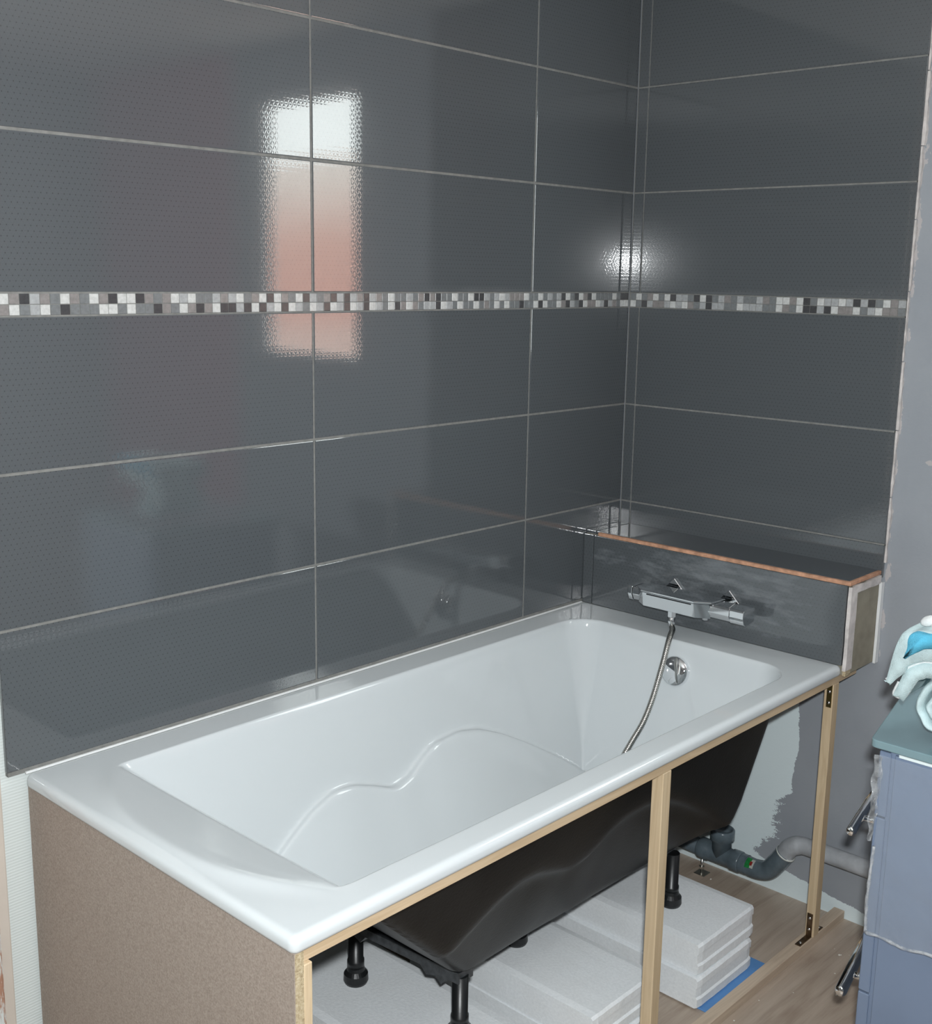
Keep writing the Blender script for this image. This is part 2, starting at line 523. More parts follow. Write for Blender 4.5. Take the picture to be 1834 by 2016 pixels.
def bm_tube(path, radius, seg=16, bm=None, cap=True):
    bm = bm or bmesh.new()
    path = [Vector(q) for q in path]
    n = len(path)
    rad = radius if callable(radius) else (lambda i: radius)
    T = [(path[min(i + 1, n - 1)] - path[max(i - 1, 0)]).normalized() for i in range(n)]
    up = Vector((0, 0, 1)) if abs(T[0].z) < 0.9 else Vector((1, 0, 0))
    u = T[0].cross(up).normalized()
    rings = []
    for i in range(n):
        u = (u - T[i] * u.dot(T[i])).normalized()
        v = T[i].cross(u)
        r = rad(i)
        rings.append([bm.verts.new(path[i] + (u * math.cos(2 * PI * k / seg) + v * math.sin(2 * PI * k / seg)) * r) for k in range(seg)])
    for a, b in zip(rings, rings[1:]):
        for k in range(seg):
            bm.faces.new((a[k], a[(k + 1) % seg], b[(k + 1) % seg], b[k]))
    if cap:
        bm.faces.new(rings[0][::-1]); bm.faces.new(rings[-1])
    bmesh.ops.recalc_face_normals(bm, faces=bm.faces)
    return bm

def thing(name, label, cat, loc=(0, 0, 0), group=None):
    o = bpy.data.objects.new(name, None)
    COL.objects.link(o)
    o.location = loc
    o.empty_display_size = 0.05
    tag(o, label, cat, group)
    return o

def tag(o, label, cat, group=None):
    o['label'] = label
    o['category'] = cat
    if group:
        o['group'] = group
    return o

def struct(o):
    o['kind'] = 'structure'
    return o

# ------------------------------------------------------------------ the setting
ZF, ZC, YB, XN = -0.765, 1.745, -2.90, -4.70
fl_ = struct(box('floor', (XN, YB, ZF - 0.06), (0.012, 0.012, ZF), M['floor']))
struct(box('ceiling', (XN, YB, ZC), (0.20, 0.10, ZC + 0.06), M['paint_white']))
wl = struct(box('wall_left', (XN, 0.012, ZF), (0.20, 0.10, ZC), M['wall_white']))
struct(box('wall_back', (XN, YB - 0.08, ZF), (0.20, YB, ZC), M['paint_grey']))
struct(box('wall_near', (XN - 0.08, YB, ZF), (XN, 0.10, ZC), M['paint_grey']))

# far wall with the window opening to the right of the frame
WY0, WY1, WZ0, WZ1 = -1.78, -1.180, 0.610, 1.57
bm = bmesh.new()
for (a, b, c, d) in ((WY1, 0.012, ZF, ZC), (-1.905, WY0, ZF, ZC), (WY0, WY1, ZF, WZ0), (WY0, WY1, WZ1, ZC)):
    bm_box((0.012, a, c), (0.060, b, d), bm)
wr = struct(finish('wall_right', bm, M['wall_far']))
struct(box('wall_alcove', (0.012, YB, ZF), (0.06, -1.905, ZC), M['paint_rose']))

win = struct(thing('window_1', '', ''))
for k in ('label', 'category'):
    del win[k]
FY0, FY1, FZ0, FZ1 = -1.715, -1.208, 0.628, 1.535      # clear glass
for a, b in (((0.026, WY0, WZ0), (0.050, FY0, WZ1)), ((0.026, FY1, WZ0), (0.050, WY1, WZ1)),
             ((0.026, FY0, WZ0), (0.050, FY1, FZ0)), ((0.026, FY0, FZ1), (0.050, FY1, WZ1))):
    box('window_frame', a, b, M['pvc_frame'], win, 0.003)
box('pane', (0.036, FY0, FZ0), (0.040, FY1, FZ1), M['pane'], win)

# what the window looks out on
struct(box('wall_outside', (4.2, -12.0, -3.0), (4.5, 9.0, 1.92), M['salmon']))
struct(box('ground', (0.21, -12.0, -3.1), (4.2, 9.0, -3.0), M['plaster']))

# door jamb and old frame at the left edge
struct(box('trim_1', (-2.000, -0.006, ZF), (-1.9205, 0.012, ZC), M['beige'], None, 0.003))
struct(box('trim_2', (-2.16, -0.018, ZF), (-1.945, -0.0062, ZC), M['peeling'], None, 0.004))

# ---- tiles
J1, J2, MT, MB, J4, J5, ZL = 1.4423, 1.1604, 0.8837, 0.8449, 0.5654, 0.2796, 0.2139
G = 0.0026
XA, XB, XL = -1.1662, -0.4346, -1.905
SL, WF, LD, TW, TL = -0.036, -0.8113, -0.1727, 0.80, 1.70
TX0, TX1 = LD - TL, LD + 0.0125            # tub near / far end
box('grout', (XL + 0.002, 0.0016, 0.0), (0.0, 0.012, ZC - 0.001), M['grout'], wl)
rows = [(0.006, J5), (J5, J4), (J4, MB), (MT, J2), (J2, J1), (J1, ZC - 0.004)]
cols = [(XL, XA), (XA, XB), (XB, -0.001)]
for z0, z1 in rows:
    for x0, x1 in cols:
        j = random.uniform(-0.0003, 0.0003)
        box('tile', (x0 + (G if x0 > XL else 0), j, z0 + G), (x1 - G if x1 < -0.01 else x1, 0.010, z1 - G), M['tile_xz'], wl, 0.0016)
box('grout', (0.0016, WF + 0.002, ZL - 0.02), (0.012, 0.0, ZC - 0.001), M['grout'], wr)
rows2 = [(ZL - 0.018, J5), (J5, J4), (J4, MB), (MT, J2), (J2, J1), (J1, ZC - 0.004)]
for z0, z1 in rows2:
    for y0, y1 in ((WF, SL), (SL, -0.0015)):
        j = random.uniform(-0.0003, 0.0003)
        box('tile', (j, y0 + (0.0016 if y0 > WF else 0), z0 + 0.002), (0.010, y1 - 0.0016, z1 - 0.002), M['tile_yz'], wr, 0.0016)

for k in range(9):
    z0 = ZL + 0.02 + k * 0.168
    rng_ = random.Random(40 + k)
    bm = bm_box((0.0035, WF - rng_.uniform(0.003, 0.008), z0), (0.0135, WF - 0.0002, z0 + 0.166))
    bmesh.ops.subdivide_edges(bm, edges=[e for e in bm.edges if abs(e.verts[0].co.z - e.verts[1].co.z) > 0.1], cuts=9)
    for v_ in bm.verts:
        n_ = mnoise.noise(v_.co * 38)
        if v_.co.y < WF - 0.001: v_.co.y += n_ * 0.0045
        if v_.co.x < 0.01: v_.co.x += n_ * 0.003
    finish('filler', bm, M['plaster'], wr)

# ---- mosaic band: one mesh, five stone colours, laid piece by piece
bmm = bm_box((-0.0090, -0.004, -0.0090), (0.0090, 0.004, 0.0090))
bmesh.ops.bevel(bmm, geom=list(bmm.edges), offset=0.0005, segments=1, affect='EDGES')
mosaic_me = bpy.data.meshes.new('mosaic_tile')
bmm.to_mesh(mosaic_me); bmm.free()
mosaic_me.materials.append(M['mos_mid'])
SHADES = ['mos_pearl', 'mos_light', 'mos_mid', 'mos_taupe', 'mos_dark']
def shade_row(n, rng, off):
    out = []
    for i in range(n):
        ph = (i + off) % 3
        if ph == 0:
            s_ = rng.choices(SHADES, (9, 3, 1, 0.5, 0.3))[0]
        elif ph == 1:
            s_ = rng.choices(SHADES, (0.4, 3.0, 5, 3, 0.6))[0]
        else:
            s_ = rng.choices(SHADES, (0.3, 1.2, 4, 2, 4.5))[0]
        if rng.random() < 0.06:
            off += 1
        out.append(s_)
    return out
def mosaic(wall, length, place, rot):
    strip_lo, strip_hi = place(0.0, MB), place(length, MT)
    rng = random.Random(11 if rot == 0 else 23)
    if rot == 0:
        b = box('mosaic_border', (XL, 0.0008, MB + 0.001), (-0.001, 0.012, MT - 0.001), M['grout'], wall)
    else:
        b = box('mosaic_border', (0.0008, WF, MB + 0.001), (0.012, -0.001, MT - 0.001), M['grout'], wall)
    n = int(length / 0.0192)
    for r in range(2):
        cz = MB + 0.0097 + 0.0194 * r
        sh = shade_row(n, rng, r)
        for i in range(n):
            o = bpy.data.objects.new('mosaic_tile', mosaic_me)
            COL.objects.link(o)
            o.parent = b
            x, y = place(0.0100 + 0.0192 * i, cz)
            o.location = (x, y, cz)
            o.rotation_euler = (rng.uniform(-0.01, 0.01), 0, rot + rng.uniform(-0.012, 0.012))
            o.material_slots[0].link = 'OBJECT'
            o.material_slots[0].material = M[sh[i]]
mosaic(wl, 1.902, lambda d, z: (XL + d, 0.0036), 0)
mosaic(wr, 0.810, lambda d, z: (0.0036, WF + d), -PI / 2)

# ------------------------------------------------------------------ bathtub
def smax(a, b, k):
    h = np.clip(0.5 + 0.5 * (a - b) / k, 0, 1)
    return b * (1 - h) + a * h + k * h * (1 - h)
def smin(a, b, k):
    return -smax(-a, -b, k)

YC, HW, DEPTH, VF = -0.4125, 0.3225, 0.455, 0.12
wave_x = [-1.75, -1.55, -1.45, -1.385, -1.308, -1.24, -1.187, -1.128, -1.068, -1.017, -0.971, -0.923, -0.834, -0.762, -0.683, -0.603, -0.521, -0.446, -0.36, -0.25]
wave_z = [-.43, -.37, -.305, -.262, -.218, -.196, -.198, -.217, -.240, -.228, -.200, -.178, -.172, -.186, -.219, -.262, -.311, -.36, -.42, -.435]
def wave(x, width=29):
    # smoothed piecewise curve of the hip line along the tub
    xs = np.linspace(-1.75, -0.25, 601)
    zs = np.interp(xs, wave_x, wave_z)
    k = np.hanning(width); k /= k.sum()
    zs = np.convolve(np.pad(zs, width // 2, mode='edge'), k, 'valid')
    return np.interp(x, xs, zs)
def basin(x, y, soft=1.0):
    v = np.abs(y - YC)
    xf = -0.290
    # side and far walls from a rounded-rectangle distance
    R = 0.085
    qx = x - (xf - R); qv = v - (HW - R)
    sd = np.where((qx > 0) & (qv > 0), np.hypot(np.maximum(qx, 0), np.maximum(qv, 0)) - R, np.maximum(qx, qv) - R)
    wall = sd / 0.24
    # backrest: a plane from a straight chord, with a bowed shelf behind it
    back = -0.012 - (x + 1.716) / 1.06
    arc = -1.805 + 0.073 * (v / 0.30) ** 2.4
    shelf = -(x - arc) * 0.19
    near = smin(back, shelf, 0.004)
    c = wave(x)
    vw = HW + 0.24 * c
    t = (v - VF) / np.maximum(vw - VF, 0.01)
    cs = wave(x, 241) - 0.012                           # broad dish under the wavy ledge
    edge = vw - 0.016
    t = np.clip((v - VF) / np.maximum(edge - VF, 0.01), 0, 1.4)
    dish = -DEPTH + (cs + DEPTH) * t ** 1.5
    low = smax(dish, c - (edge - v) * 2.4, 0.022)
    low = smin(low, c, 0.010 * soft)
    z = smax(near, wall, 0.032)
    z = smax(z, low, 0.008 * soft)
    z = smax(z, -DEPTH - 0.035 * (x + 0.75), 0.03)
    return z
def basin_cut(x, y):
    z = basin(x, y)
    t = np.clip((x + 1.75) / 0.25, 0, 1)
    # low roll of the headrest round the near end
    v = np.abs(y - YC)
    arc = -1.805 + 0.073 * (v / 0.30) ** 2.4
    d = (x - arc) + 0.030
    lip = 0.008 * np.exp(-(d / 0.026) ** 2) * np.exp(-(v / 0.27) ** 5)
    return smin(z, lip, 0.003 + 0.017 * t)

def grid_mesh(name, X, Y, Z):
    ny, nx = X.shape
    co = np.stack([X, Y, Z], -1).reshape(-1, 3)
    i = np.arange(nx * ny).reshape(ny, nx)
    q = np.stack([i[:-1, :-1], i[:-1, 1:], i[1:, 1:], i[1:, :-1]], -1).reshape(-1, 4)
    return co, q

tub = thing('bathtub', 'white built-in bathtub with black outer shell, resting on wood frame and blocks', 'bathtub', (TX0 + 0.85, -0.4, -0.60))
ER = 0.013
gx = np.linspace(TX0 + ER, TX1 - ER, 560)
gy = np.linspace(-TW + ER, -ER, 266)
X, Yg = np.meshgrid(gx, gy)
Zg = basin_cut(X, Yg)
co, q = grid_mesh('b', X, Yg, Zg)
verts = co.tolist(); faces = q.tolist()
# rounded outer edge, turned down all round
ny, nx = X.shape
idx = np.arange(nx * ny).reshape(ny, nx)
loop = []
def corner(i, a0):
    for k in range(7):
        a = a0 + k / 6 * PI / 2
        loop.append((i, math.cos(a), math.sin(a)))
for k in range(1, nx - 1): loop.append((idx[0, k], 0, -1))
corner(idx[0, -1], -PI / 2)
for k in range(1, ny - 1): loop.append((idx[k, -1], 1, 0))
corner(idx[-1, -1], 0)
for k in range(nx - 2, 0, -1): loop.append((idx[-1, k], 0, 1))
corner(idx[-1, 0], PI / 2)
for k in range(ny - 2, 0, -1): loop.append((idx[k, 0], -1, 0))
corner(idx[0, 0], PI)
prev = [i for i, _, _ in loop]
prof = [(ER * math.sin(a), -ER + ER * math.cos(a)) for a in (PI / 12 * k for k in range(1, 7))] + [(ER, -0.020), (ER - 0.001, -0.024), (ER - 0.004, -0.026), (ER - 0.02, -0.026)]
for d, z in prof:
    cur = []
    for i, cx, cy in loop:
        bx, by, bz = verts[i]
        cur.append(len(verts)); verts.append([bx + cx * d, by + cy * d, z])
    n = len(loop)
    for k in range(n):
        f = [prev[k], prev[(k + 1) % n], cur[(k + 1) % n], cur[k]]
        g = []
        for t_ in f:
            if t_ not in g: g.append(t_)
        if len(g) > 2: faces.append(g[::-1])
    prev = cur
me = bpy.data.meshes.new('basin')
me.from_pydata(verts, [], faces)
me.update()
tub_basin = link('basin', me, M['acrylic'], tub, True)

# outer shell: the basin surface pushed outwards
gx = np.linspace(TX0 + 0.02, TX1 - 0.004, 300)
gy = np.linspace(-TW + 0.02, -0.006, 150)
X, Yg = np.meshgrid(gx, gy)
def shell_h(x, y):
    z = basin(x, y, 4.0)
    return np.minimum(z, 0.05)
e = 1e-4
Zs = shell_h(X, Yg)
nxg = (shell_h(X + e, Yg) - shell_h(X - e, Yg)) / (2 * e)
nyg = (shell_h(X, Yg + e) - shell_h(X, Yg - e)) / (2 * e)
ln = np.sqrt(nxg ** 2 + nyg ** 2 + 1)
TH = 0.010
Xs, Ys, Zo = X + nxg / ln * TH, Yg + nyg / ln * TH, Zs - TH / ln
Ys = np.minimum(Ys, -0.004)
Xs = np.minimum(Xs, TX1 + 0.03)
co, q = grid_mesh('s', Xs, Ys, Zo)
keep = (Zs < -0.012)
kq = keep.reshape(-1)[q].all(1)
q = q[kq]
used = np.unique(q)
remap = -np.ones(len(co), int); remap[used] = np.arange(len(used))
co = co[used]; co[:, 2] = np.minimum(co[:, 2], -0.0262)
me = bpy.data.meshes.new('outer_shell')
me.from_pydata(co.tolist(), [], remap[q][:, ::-1].tolist())
me.update()
link('outer_shell', me, M['shell'], tub, True)
# flange joining shell to rim underside, seen only from below
box('sealant', (TX0 + 0.002, -0.004, -0.002), (LD - 0.002, 0.0008, 0.0022), M['sealant'], tub, 0.0008)

# overflow knob on the far wall
ko = Vector((-0.306, -0.419, -0.076))
kn = Vector((-1, 0.03, 0.24)).normalized()
finish('overflow_knob', bm_lathe([(0.0, 0.024), (0.012, 0.0238), (0.026, 0.022), (0.0345, 0.0185), (0.0385, 0.0145), (0.0395, 0.010), (0.0395, -0.002), (0.036, -0.010), (0.0, -0.012)], ko, kn, 48), M['chrome'], tub, True)
# drain cover in the floor
finish('drain_cover', bm_lathe([(0.0, 0.008), (0.022, 0.0075), (0.030, 0.005), (0.034, 0.001), (0.034, -0.006), (0.0, -0.006)], (-0.52, -0.41, -DEPTH + 0.006), (0, 0, 1), 40), M['chrome'], tub, True)

# legs with feet, standing on the blocks
ZB = -0.600
def leg(x, y, ztop):
    lg = finish('leg', bm_lathe([(0.0, ztop), (0.0165, ztop), (0.0165, ztop - (ztop - ZB) * 0.62), (0.0185, ztop - (ztop - ZB) * 0.63), (0.0185, ZB + 0.036), (0.0, ZB + 0.036)], (x, y, 0), (0, 0, 1), 24), M['blackplastic'], tub)
    lg.data.polygons.foreach_set('use_smooth', [len(p_.vertices) == 4 for p_ in lg.data.polygons])
    finish('foot', bm_lathe([(0.0, ZB + 0.038), (0.0185, ZB + 0.038), (0.020, ZB + 0.030), (0.0265, ZB + 0.022), (0.0275, ZB + 0.006), (0.025, ZB), (0.0, ZB)], (x, y, 0), (0, 0, 1), 28), M['blackplastic'], lg)
for x, y, zt_ in ((-1.270, -0.250, -0.452), (-1.250, -0.545, -0.458), (-0.905, -0.400, -0.458), (-0.505, -0.562, -0.462), (-0.505, -0.24, -0.462)):
    leg(x, y, zt_)
# ribbed support bars glued under the shell
def support_bar(x, slant, zc):
    pts = []
    y0, y1 = -0.555, -0.20
    top = zc + 0.012
    pts = [(y0, top), (y0, zc - 0.012), (y0 + 0.035, zc - 0.012), (y0 + 0.045, zc - 0.030), (y0 + 0.06, zc - 0.016), (y0 + 0.085, zc - 0.024), (y0 + 0.10, zc - 0.008),
           (y1 - 0.10, zc - 0.008), (y1 - 0.085, zc - 0.026), (y1 - 0.06, zc - 0.014), (y1 - 0.045, zc - 0.028), (y1 - 0.03, zc - 0.010), (y1, zc - 0.010), (y1, top)]
    bm = bm_prism(pts, x - 0.022, x + 0.022, 0)
    for v_ in bm.verts:
        v_.co.x += (v_.co.y - y0) * slant
    finish('support_bar', bm, M['greyplastic'], tub)
support_bar(-1.245, -0.08, -0.457)
support_bar(-0.505, 0.0, -0.457)

# ------------------------------------------------------------------ wooden frame under the rim
fr = thing('wooden_frame', 'pine batten frame standing along the open front of the bathtub', 'frame', (-0.95, -0.775, ZF))
FY = -0.790
box('top_rail', (-1.851, FY, -0.050), (-0.055, -0.755, -0.0265), M['pine_x'], fr, 0.0012, 1)
box('floor_rail', (-1.835, -0.7875, ZF), (0.008, -0.757, ZF + 0.026), M['pine_floor'], fr, 0.0012, 1)
def post(x0, x1, y0, y1):
    return box('post', (x0, y0, ZF + 0.0262), (x1, y1, -0.0502), M['pine_z'], fr, 0.0014, 1)
post(-0.924, -0.894, FY, -0.763)
post(-0.178, -0.148, FY, -0.766)
post(-1.8515, -1.836, -0.797, -0.755)
# knot in the right post
def angle_bracket(mat, x, y0, y1, zc, up, length, arm, sx):
    """L-shaped metal angle: one arm on the post face at x, the other along the rail at zc"""
    t = 0.002
    bm = bmesh.new()
    bm_box((x - t if sx < 0 else x, y0, min(zc, zc + up * length)), (x if sx < 0 else x + t, y1, max(zc, zc + up * length)), bm)
    xa, xb = sorted((x, x + sx * arm))
    bm_box((xa, y0, min(zc, zc + up * t)), (xb, y1, max(zc, zc + up * t)), bm)
    b = finish('angle_bracket', bm, M[mat], fr)
    ym = (y0 + y1) / 2
    for f_ in (0.32, 0.80):
        finish('screw', bm_lathe([(0.0, 0.0022), (0.003, 0.0018), (0.0042, 0.0)], (x + sx * t, ym, zc + up * length * f_), (sx, 0, 0), 12), M['steel'], b, True)
    for f_ in (0.75,):
        finish('screw', bm_lathe([(0.0, 0.0022), (0.003, 0.0018), (0.0042, 0.0)], (x + sx * arm * f_, ym, zc + up * t), (0, 0, up), 12), M['steel'], b, True)
angle_bracket('brass', -0.178, -0.787, -0.774, -0.0504, -1, 0.060, 0.03, -1)
angle_bracket('rust', -0.178, -0.785, -0.770, ZF + 0.0262, 1, 0.065, 0.060, -1)
angle_bracket('rust', -0.148, -0.785, -0.770, ZF + 0.0262, 1, 0.022, 0.034, 1)

# near end panel of particle board
pn = box('end_panel', (-1.868, -0.796, ZF), (-1.8518, -0.0015, -0.0265), M['particle'], None, 0.0008, 1)
tag(pn, 'brown particle board panel closing the near end of the bathtub', 'panel')
box('sawn_edge', (-1.8675, -0.7972, ZF + 0.001), (-1.8523, -0.7960, -0.0268), M['particle_edge'], pn)
pn.data.update()

# ------------------------------------------------------------------ aerated concrete blocks, two in each stack
def block(label, x0, x1, y0, y1, z0, z1, seed, ang=0.0):
    """block with a rounded worn edge and grooved front end"""
    rng = random.Random(seed)
    h = z1 - z0
    # side profile in (y, z): grooved end at y0
    prof = [(y0 + 0.006, z0), (y0, z0 + 0.004), (y0, z0 + 0.30 * h), (y0 + 0.004, z0 + 0.36 * h), (y0 + 0.004, z0 + 0.68 * h), (y0 + 0.001, z0 + 0.72 * h),
            (y0 + 0.001, z1 - 0.006), (y0 + 0.006, z1), (y1 - 0.004, z1), (y1, z1 - 0.004), (y1, z0 + 0.004), (y1 - 0.004, z0)]
    bm = bmesh.new()
    nx_ = 14
    ringsv = []
    for i in range(nx_ + 1):
        x = x0 + (x1 - x0) * i / nx_
        row = []
        end = 0.003 if i in (0, nx_) else 0.0
        for k, (y, z) in enumerate(prof):
            jy = rng.uniform(-0.0005, 0.0005) if k in (1, 6, 7) else 0
            jz = rng.uniform(-0.0004, 0.0) if k in (6, 7) else 0
            cy, cz = (y0 + y1) / 2, (z0 + z1) / 2
            yy = y + jy - math.copysign(end, y - cy)
            zz = min(z1, max(z0, z + jz - math.copysign(end, z - cz) * (1 if z > cz else 0)))
            row.append(bm.verts.new((x, yy, zz)))
        ringsv.append(row)
    for a, b in zip(ringsv, ringsv[1:]):
        for k in range(len(prof)):
            k2 = (k + 1) % len(prof)
            bm.faces.new((a[k], b[k], b[k2], a[k2]))
    bm.faces.new(ringsv[0]); bm.faces.new(ringsv[-1][::-1])
    bmesh.ops.recalc_face_normals(bm, faces=bm.faces)
    if ang:
        bmesh.ops.rotate(bm, verts=bm.verts, cent=((x0 + x1) / 2, (y0 + y1) / 2, 0), matrix=Matrix.Rotation(ang, 3, 'Z'))
    o = finish('concrete_block', bm, M['block'])
    tag(o, label, 'block', 'white blocks under the bathtub feet')
    return o
ZM = -0.681
block('white block beneath another, its front end on blue foam, by the far wall', -0.622, -0.375, -0.724, -0.16, ZF + 0.0042, ZM, 1)
block('white block on top of the stack nearest the far wall', -0.613, -0.360, -0.717, -0.16, ZM, ZB, 2)
block('lower white block of the middle stack, behind the middle pine post', -1.010, -0.782, -0.712, -0.15, ZF, ZM, 3)
block('upper white block of the middle stack, a foot planted on its top', -1.007, -0.772, -0.705, -0.15, ZM, ZB, 4)
block('lower white block of the stack nearest the particle board panel', -1.412, -1.140, -0.66, -0.10, ZF, ZM, 5)
block('upper white block beside the particle board panel, under two black feet', -1.409, -1.135, -0.652, -0.10, ZM, ZB, 6)
mt = box('foam_mat', (-0.612, -0.7445, ZF), (-0.335, -0.20, ZF + 0.004), M['blue_mat'], None, 0.001, 1)
tag(mt, 'thin blue foam mat lying beneath the block by the floor rail', 'mat')

# ------------------------------------------------------------------ tiled ledge at the tap end
lg = thing('tiled_ledge', 'low box ledge clad in dark grey tiles at the tap end of the bathtub', 'ledge', (LD / 2, -0.40, -0.026))
X0 = LD
box('carcass', (X0 + 0.0132, WF + 0.012, -0.0262), (0.0, -0.0012, ZL - 0.010), M['plasterboard'], lg)
box('tile', (X0, WF + 0.010, 0.0006), (X0 + 0.0098, SL - 0.0012, ZL - 0.0105), M['tile_dusty'], lg, 0.0014)
box('tile', (X0, SL + 0.0012, 0.0006), (X0 + 0.0098, -0.0014, ZL - 0.0105), M['tile_yz'], lg, 0.0014)
box('tile', (X0 + 0.0115, WF + 0.012, ZL - 0.0098), (-0.0012, SL - 0.0012, ZL), M['tile_yx'], lg, 0.0014)
box('tile', (X0 + 0.0115, SL + 0.0012, ZL - 0.0098), (-0.0012, -0.0014, ZL), M['tile_yx'], lg, 0.0014)
box('raw_edge', (X0 + 0.0002, WF + 0.010, ZL - 0.0102), (X0 + 0.0112, -0.05, ZL - 0.0006), M['terracotta'], lg, 0.001, 1)
box('raw_edge', (X0 + 0.0002, WF + 0.002, ZL - 0.0102), (-0.0012, WF + 0.0116, ZL - 0.0006), M['terracotta'], lg, 0.001, 1)
# end face: bare board framed by filler
def rough_strip(name, lo, hi, mat, root, seed, amp=0.003):
    rng = random.Random(seed)
    bm = bm_box(lo, hi)
    bmesh.ops.subdivide_edges(bm, edges=bm.edges[:], cuts=5, use_grid_fill=True)
    for v_ in bm.verts:
        n_ = mnoise.noise_vector(v_.co * 45 + Vector((seed, 0, 0)))
        v_.co += Vector((n_.x * amp, min(0, n_.y * amp * 0.4), n_.z * amp))
    return finish(name, bm, mat, root)
box('end_board', (X0 + 0.012, WF + 0.004, -0.0262), (-0.001, WF + 0.0118, ZL - 0.014), M['plasterboard'], lg)
rough_strip('filler', (X0 + 0.003, WF - 0.001, -0.012), (X0 + 0.036, WF + 0.008, ZL - 0.013), M['plaster'], lg, 3)
rough_strip('filler', (X0 + 0.03, WF - 0.001, ZL - 0.032), (-0.004, WF + 0.008, ZL - 0.013), M['plaster'], lg, 5)
rough_strip('wood_chip', (X0 + 0.006, WF + 0.0, -0.0262), (X0 + 0.032, WF + 0.008, -0.008), M['particle_edge'], lg, 9, 0.001)
rough_strip('filler', (-0.006, WF - 0.004, -0.03), (0.010, WF + 0.003, ZL - 0.03), M['sealant'], lg, 12, 0.002)

# ------------------------------------------------------------------ bath mixer on the ledge front
mx_ = thing('bath_mixer', 'flat chrome bath mixer tap mounted on the dark tiled ledge', 'tap', (-0.21, -0.38, 0.075))
XF_, XK = -0.252, -0.196       # front and back of the body
# main body: shallow bar with curved front, seen from its left end to the handle
def bar_profile(zt_, zb_, xf, xk):
    return [(xk, zb_ + 0.006), (xk, zt_), (xf + 0.004, zt_), (xf, zt_ - 0.004), (xf - 0.0015, (zt_ + zb_) / 2), (xf + 0.006, zb_ + 0.004), (xf + 0.014, zb_)]
bm = bm_prism(bar_profile(0.105, 0.066, XF_, XK), -0.530, -0.232, 1)
finish('body', bm, M['chrome'], mx_, False, 0.0012, 2)
# wide flat shelf plate with pointed ends in front of the body
zt_ = 0.1065
plate = [(XK, -0.265), (XF_ - 0.004, -0.247), (XF_ - 0.026, -0.275), (XF_ - 0.026, -0.440), (XF_ - 0.003, -0.478), (XK, -0.484)]
bm = bm_prism(plate, zt_ - 0.001, zt_ + 0.004, 2)
finish('shelf_plate', bm, M['chrome'], mx_, False, 0.0008, 1)
bm = bm_prism([(XF_ - 0.002, -0.250), (XF_ - 0.023, -0.278), (XF_ - 0.023, -0.438), (XF_ - 0.002, -0.474)], 0.0645, zt_ - 0.003, 2)
for v_ in bm.verts:
    if v_.co.z < 0.09:
        v_.co.x += 0.008
sp = finish('spout', bm, M['chrome'], mx_, False, 0.001, 1)
box('slot', (XF_ - 0.0236, -0.430, zt_ - 0.0075), (XF_ - 0.0222, -0.292, zt_ - 0.0045), M['chrome_dark'], sp)
# end handles
bm = bm_prism(bar_profile(0.1065, 0.0645, XF_ - 0.002, XK - 0.002), -0.572, -0.5315, 1)
finish('handle', bm, M['chrome'], mx_, False, 0.0015, 2)
bm = bm_prism(bar_profile(0.1065, 0.0645, XF_ - 0.002, XK - 0.002), -0.2305, -0.218, 1)
finish('handle', bm, M['chrome'], mx_, False, 0.0015, 2)
# square rosettes set on their points, with stems to the body
for yc in (-0.315, -0.484):
    zc, hw = 0.100, 0.031
    bm = bm_prism([(yc - hw, zc), (yc, zc - hw), (yc + hw, zc), (yc, zc + hw)], X0 - 0.007, X0 - 0.0003, 0)
    finish('rosette', bm, M['chrome'], mx_, False, 0.0012, 1)
    finish('stem', bm_lathe([(0.0, 0.0), (0.013, 0.0), (0.013, 0.022), (0.0, 0.022)], (X0 - 0.005, yc, 0.088), (-1, 0, 0), 24), M['chrome'], mx_, False)
finish('outlet', bm_lathe([(0.0, 0.012), (0.008, 0.012), (0.008, 0.0), (0.0, 0.0)], (-0.236, -0.452, 0.056), (0, 0, 1), 20), M['chrome'], mx_, True)

# hose: falls from the mixer into the tub and runs on along its floor
hs = thing('shower_hose', 'ribbed metal shower hose hanging from the tap into the bathtub', 'hose', (-0.24, -0.35, 0.03))
hp = smooth_path([(-0.255, -0.362, 0.034), (-0.258, -0.366, 0.022), (-0.275, -0.379, 0.019), (-0.318, -0.398, 0.008), (-0.362, -0.410, -0.048), (-0.412, -0.419, -0.120),
                  (-0.460, -0.425, -0.172), (-0.500, -0.420, -0.215), (-0.535, -0.418, -0.252), (-0.575, -0.420, -0.310), (-0.615, -0.432, -0.375), (-0.66, -0.435, -0.425), (-0.72, -0.42, -0.4345), (-0.80, -0.40, -0.4345)], 60)
# even spacing, one ring per half turn of the winding
acc = [0.0]
for a, b in zip(hp, hp[1:]): acc.append(acc[-1] + (b - a).length)
step = 0.0016
tot = acc[-1]
res, j = [], 0
for k in range(int(tot / step)):
    t_ = k * step
    while acc[j + 1] < t_: j += 1
    f_ = (t_ - acc[j]) / (acc[j + 1] - acc[j])
    res.append(hp[j].lerp(hp[j + 1], f_))
finish('hose', bm_tube(res, lambda i: 0.0078 if i % 3 else 0.0066, 14), M['chrome_soft'], hs, True)
finish('connector', bm_lathe([(0.0, 0.0), (0.0085, 0.0), (0.0095, 0.008), (0.0095, 0.024), (0.0, 0.024)], (-0.255, -0.362, 0.026), (0, 0, 1), 20), M['chrome'], hs, True)
finish('nut', bm_lathe([(0.0, 0.0), (0.0115, 0.0), (0.0115, 0.014), (0.010, 0.016), (0.0, 0.016)], (-0.255, -0.362, 0.0495), (0, 0, 1), 6), M['chrome'], hs)

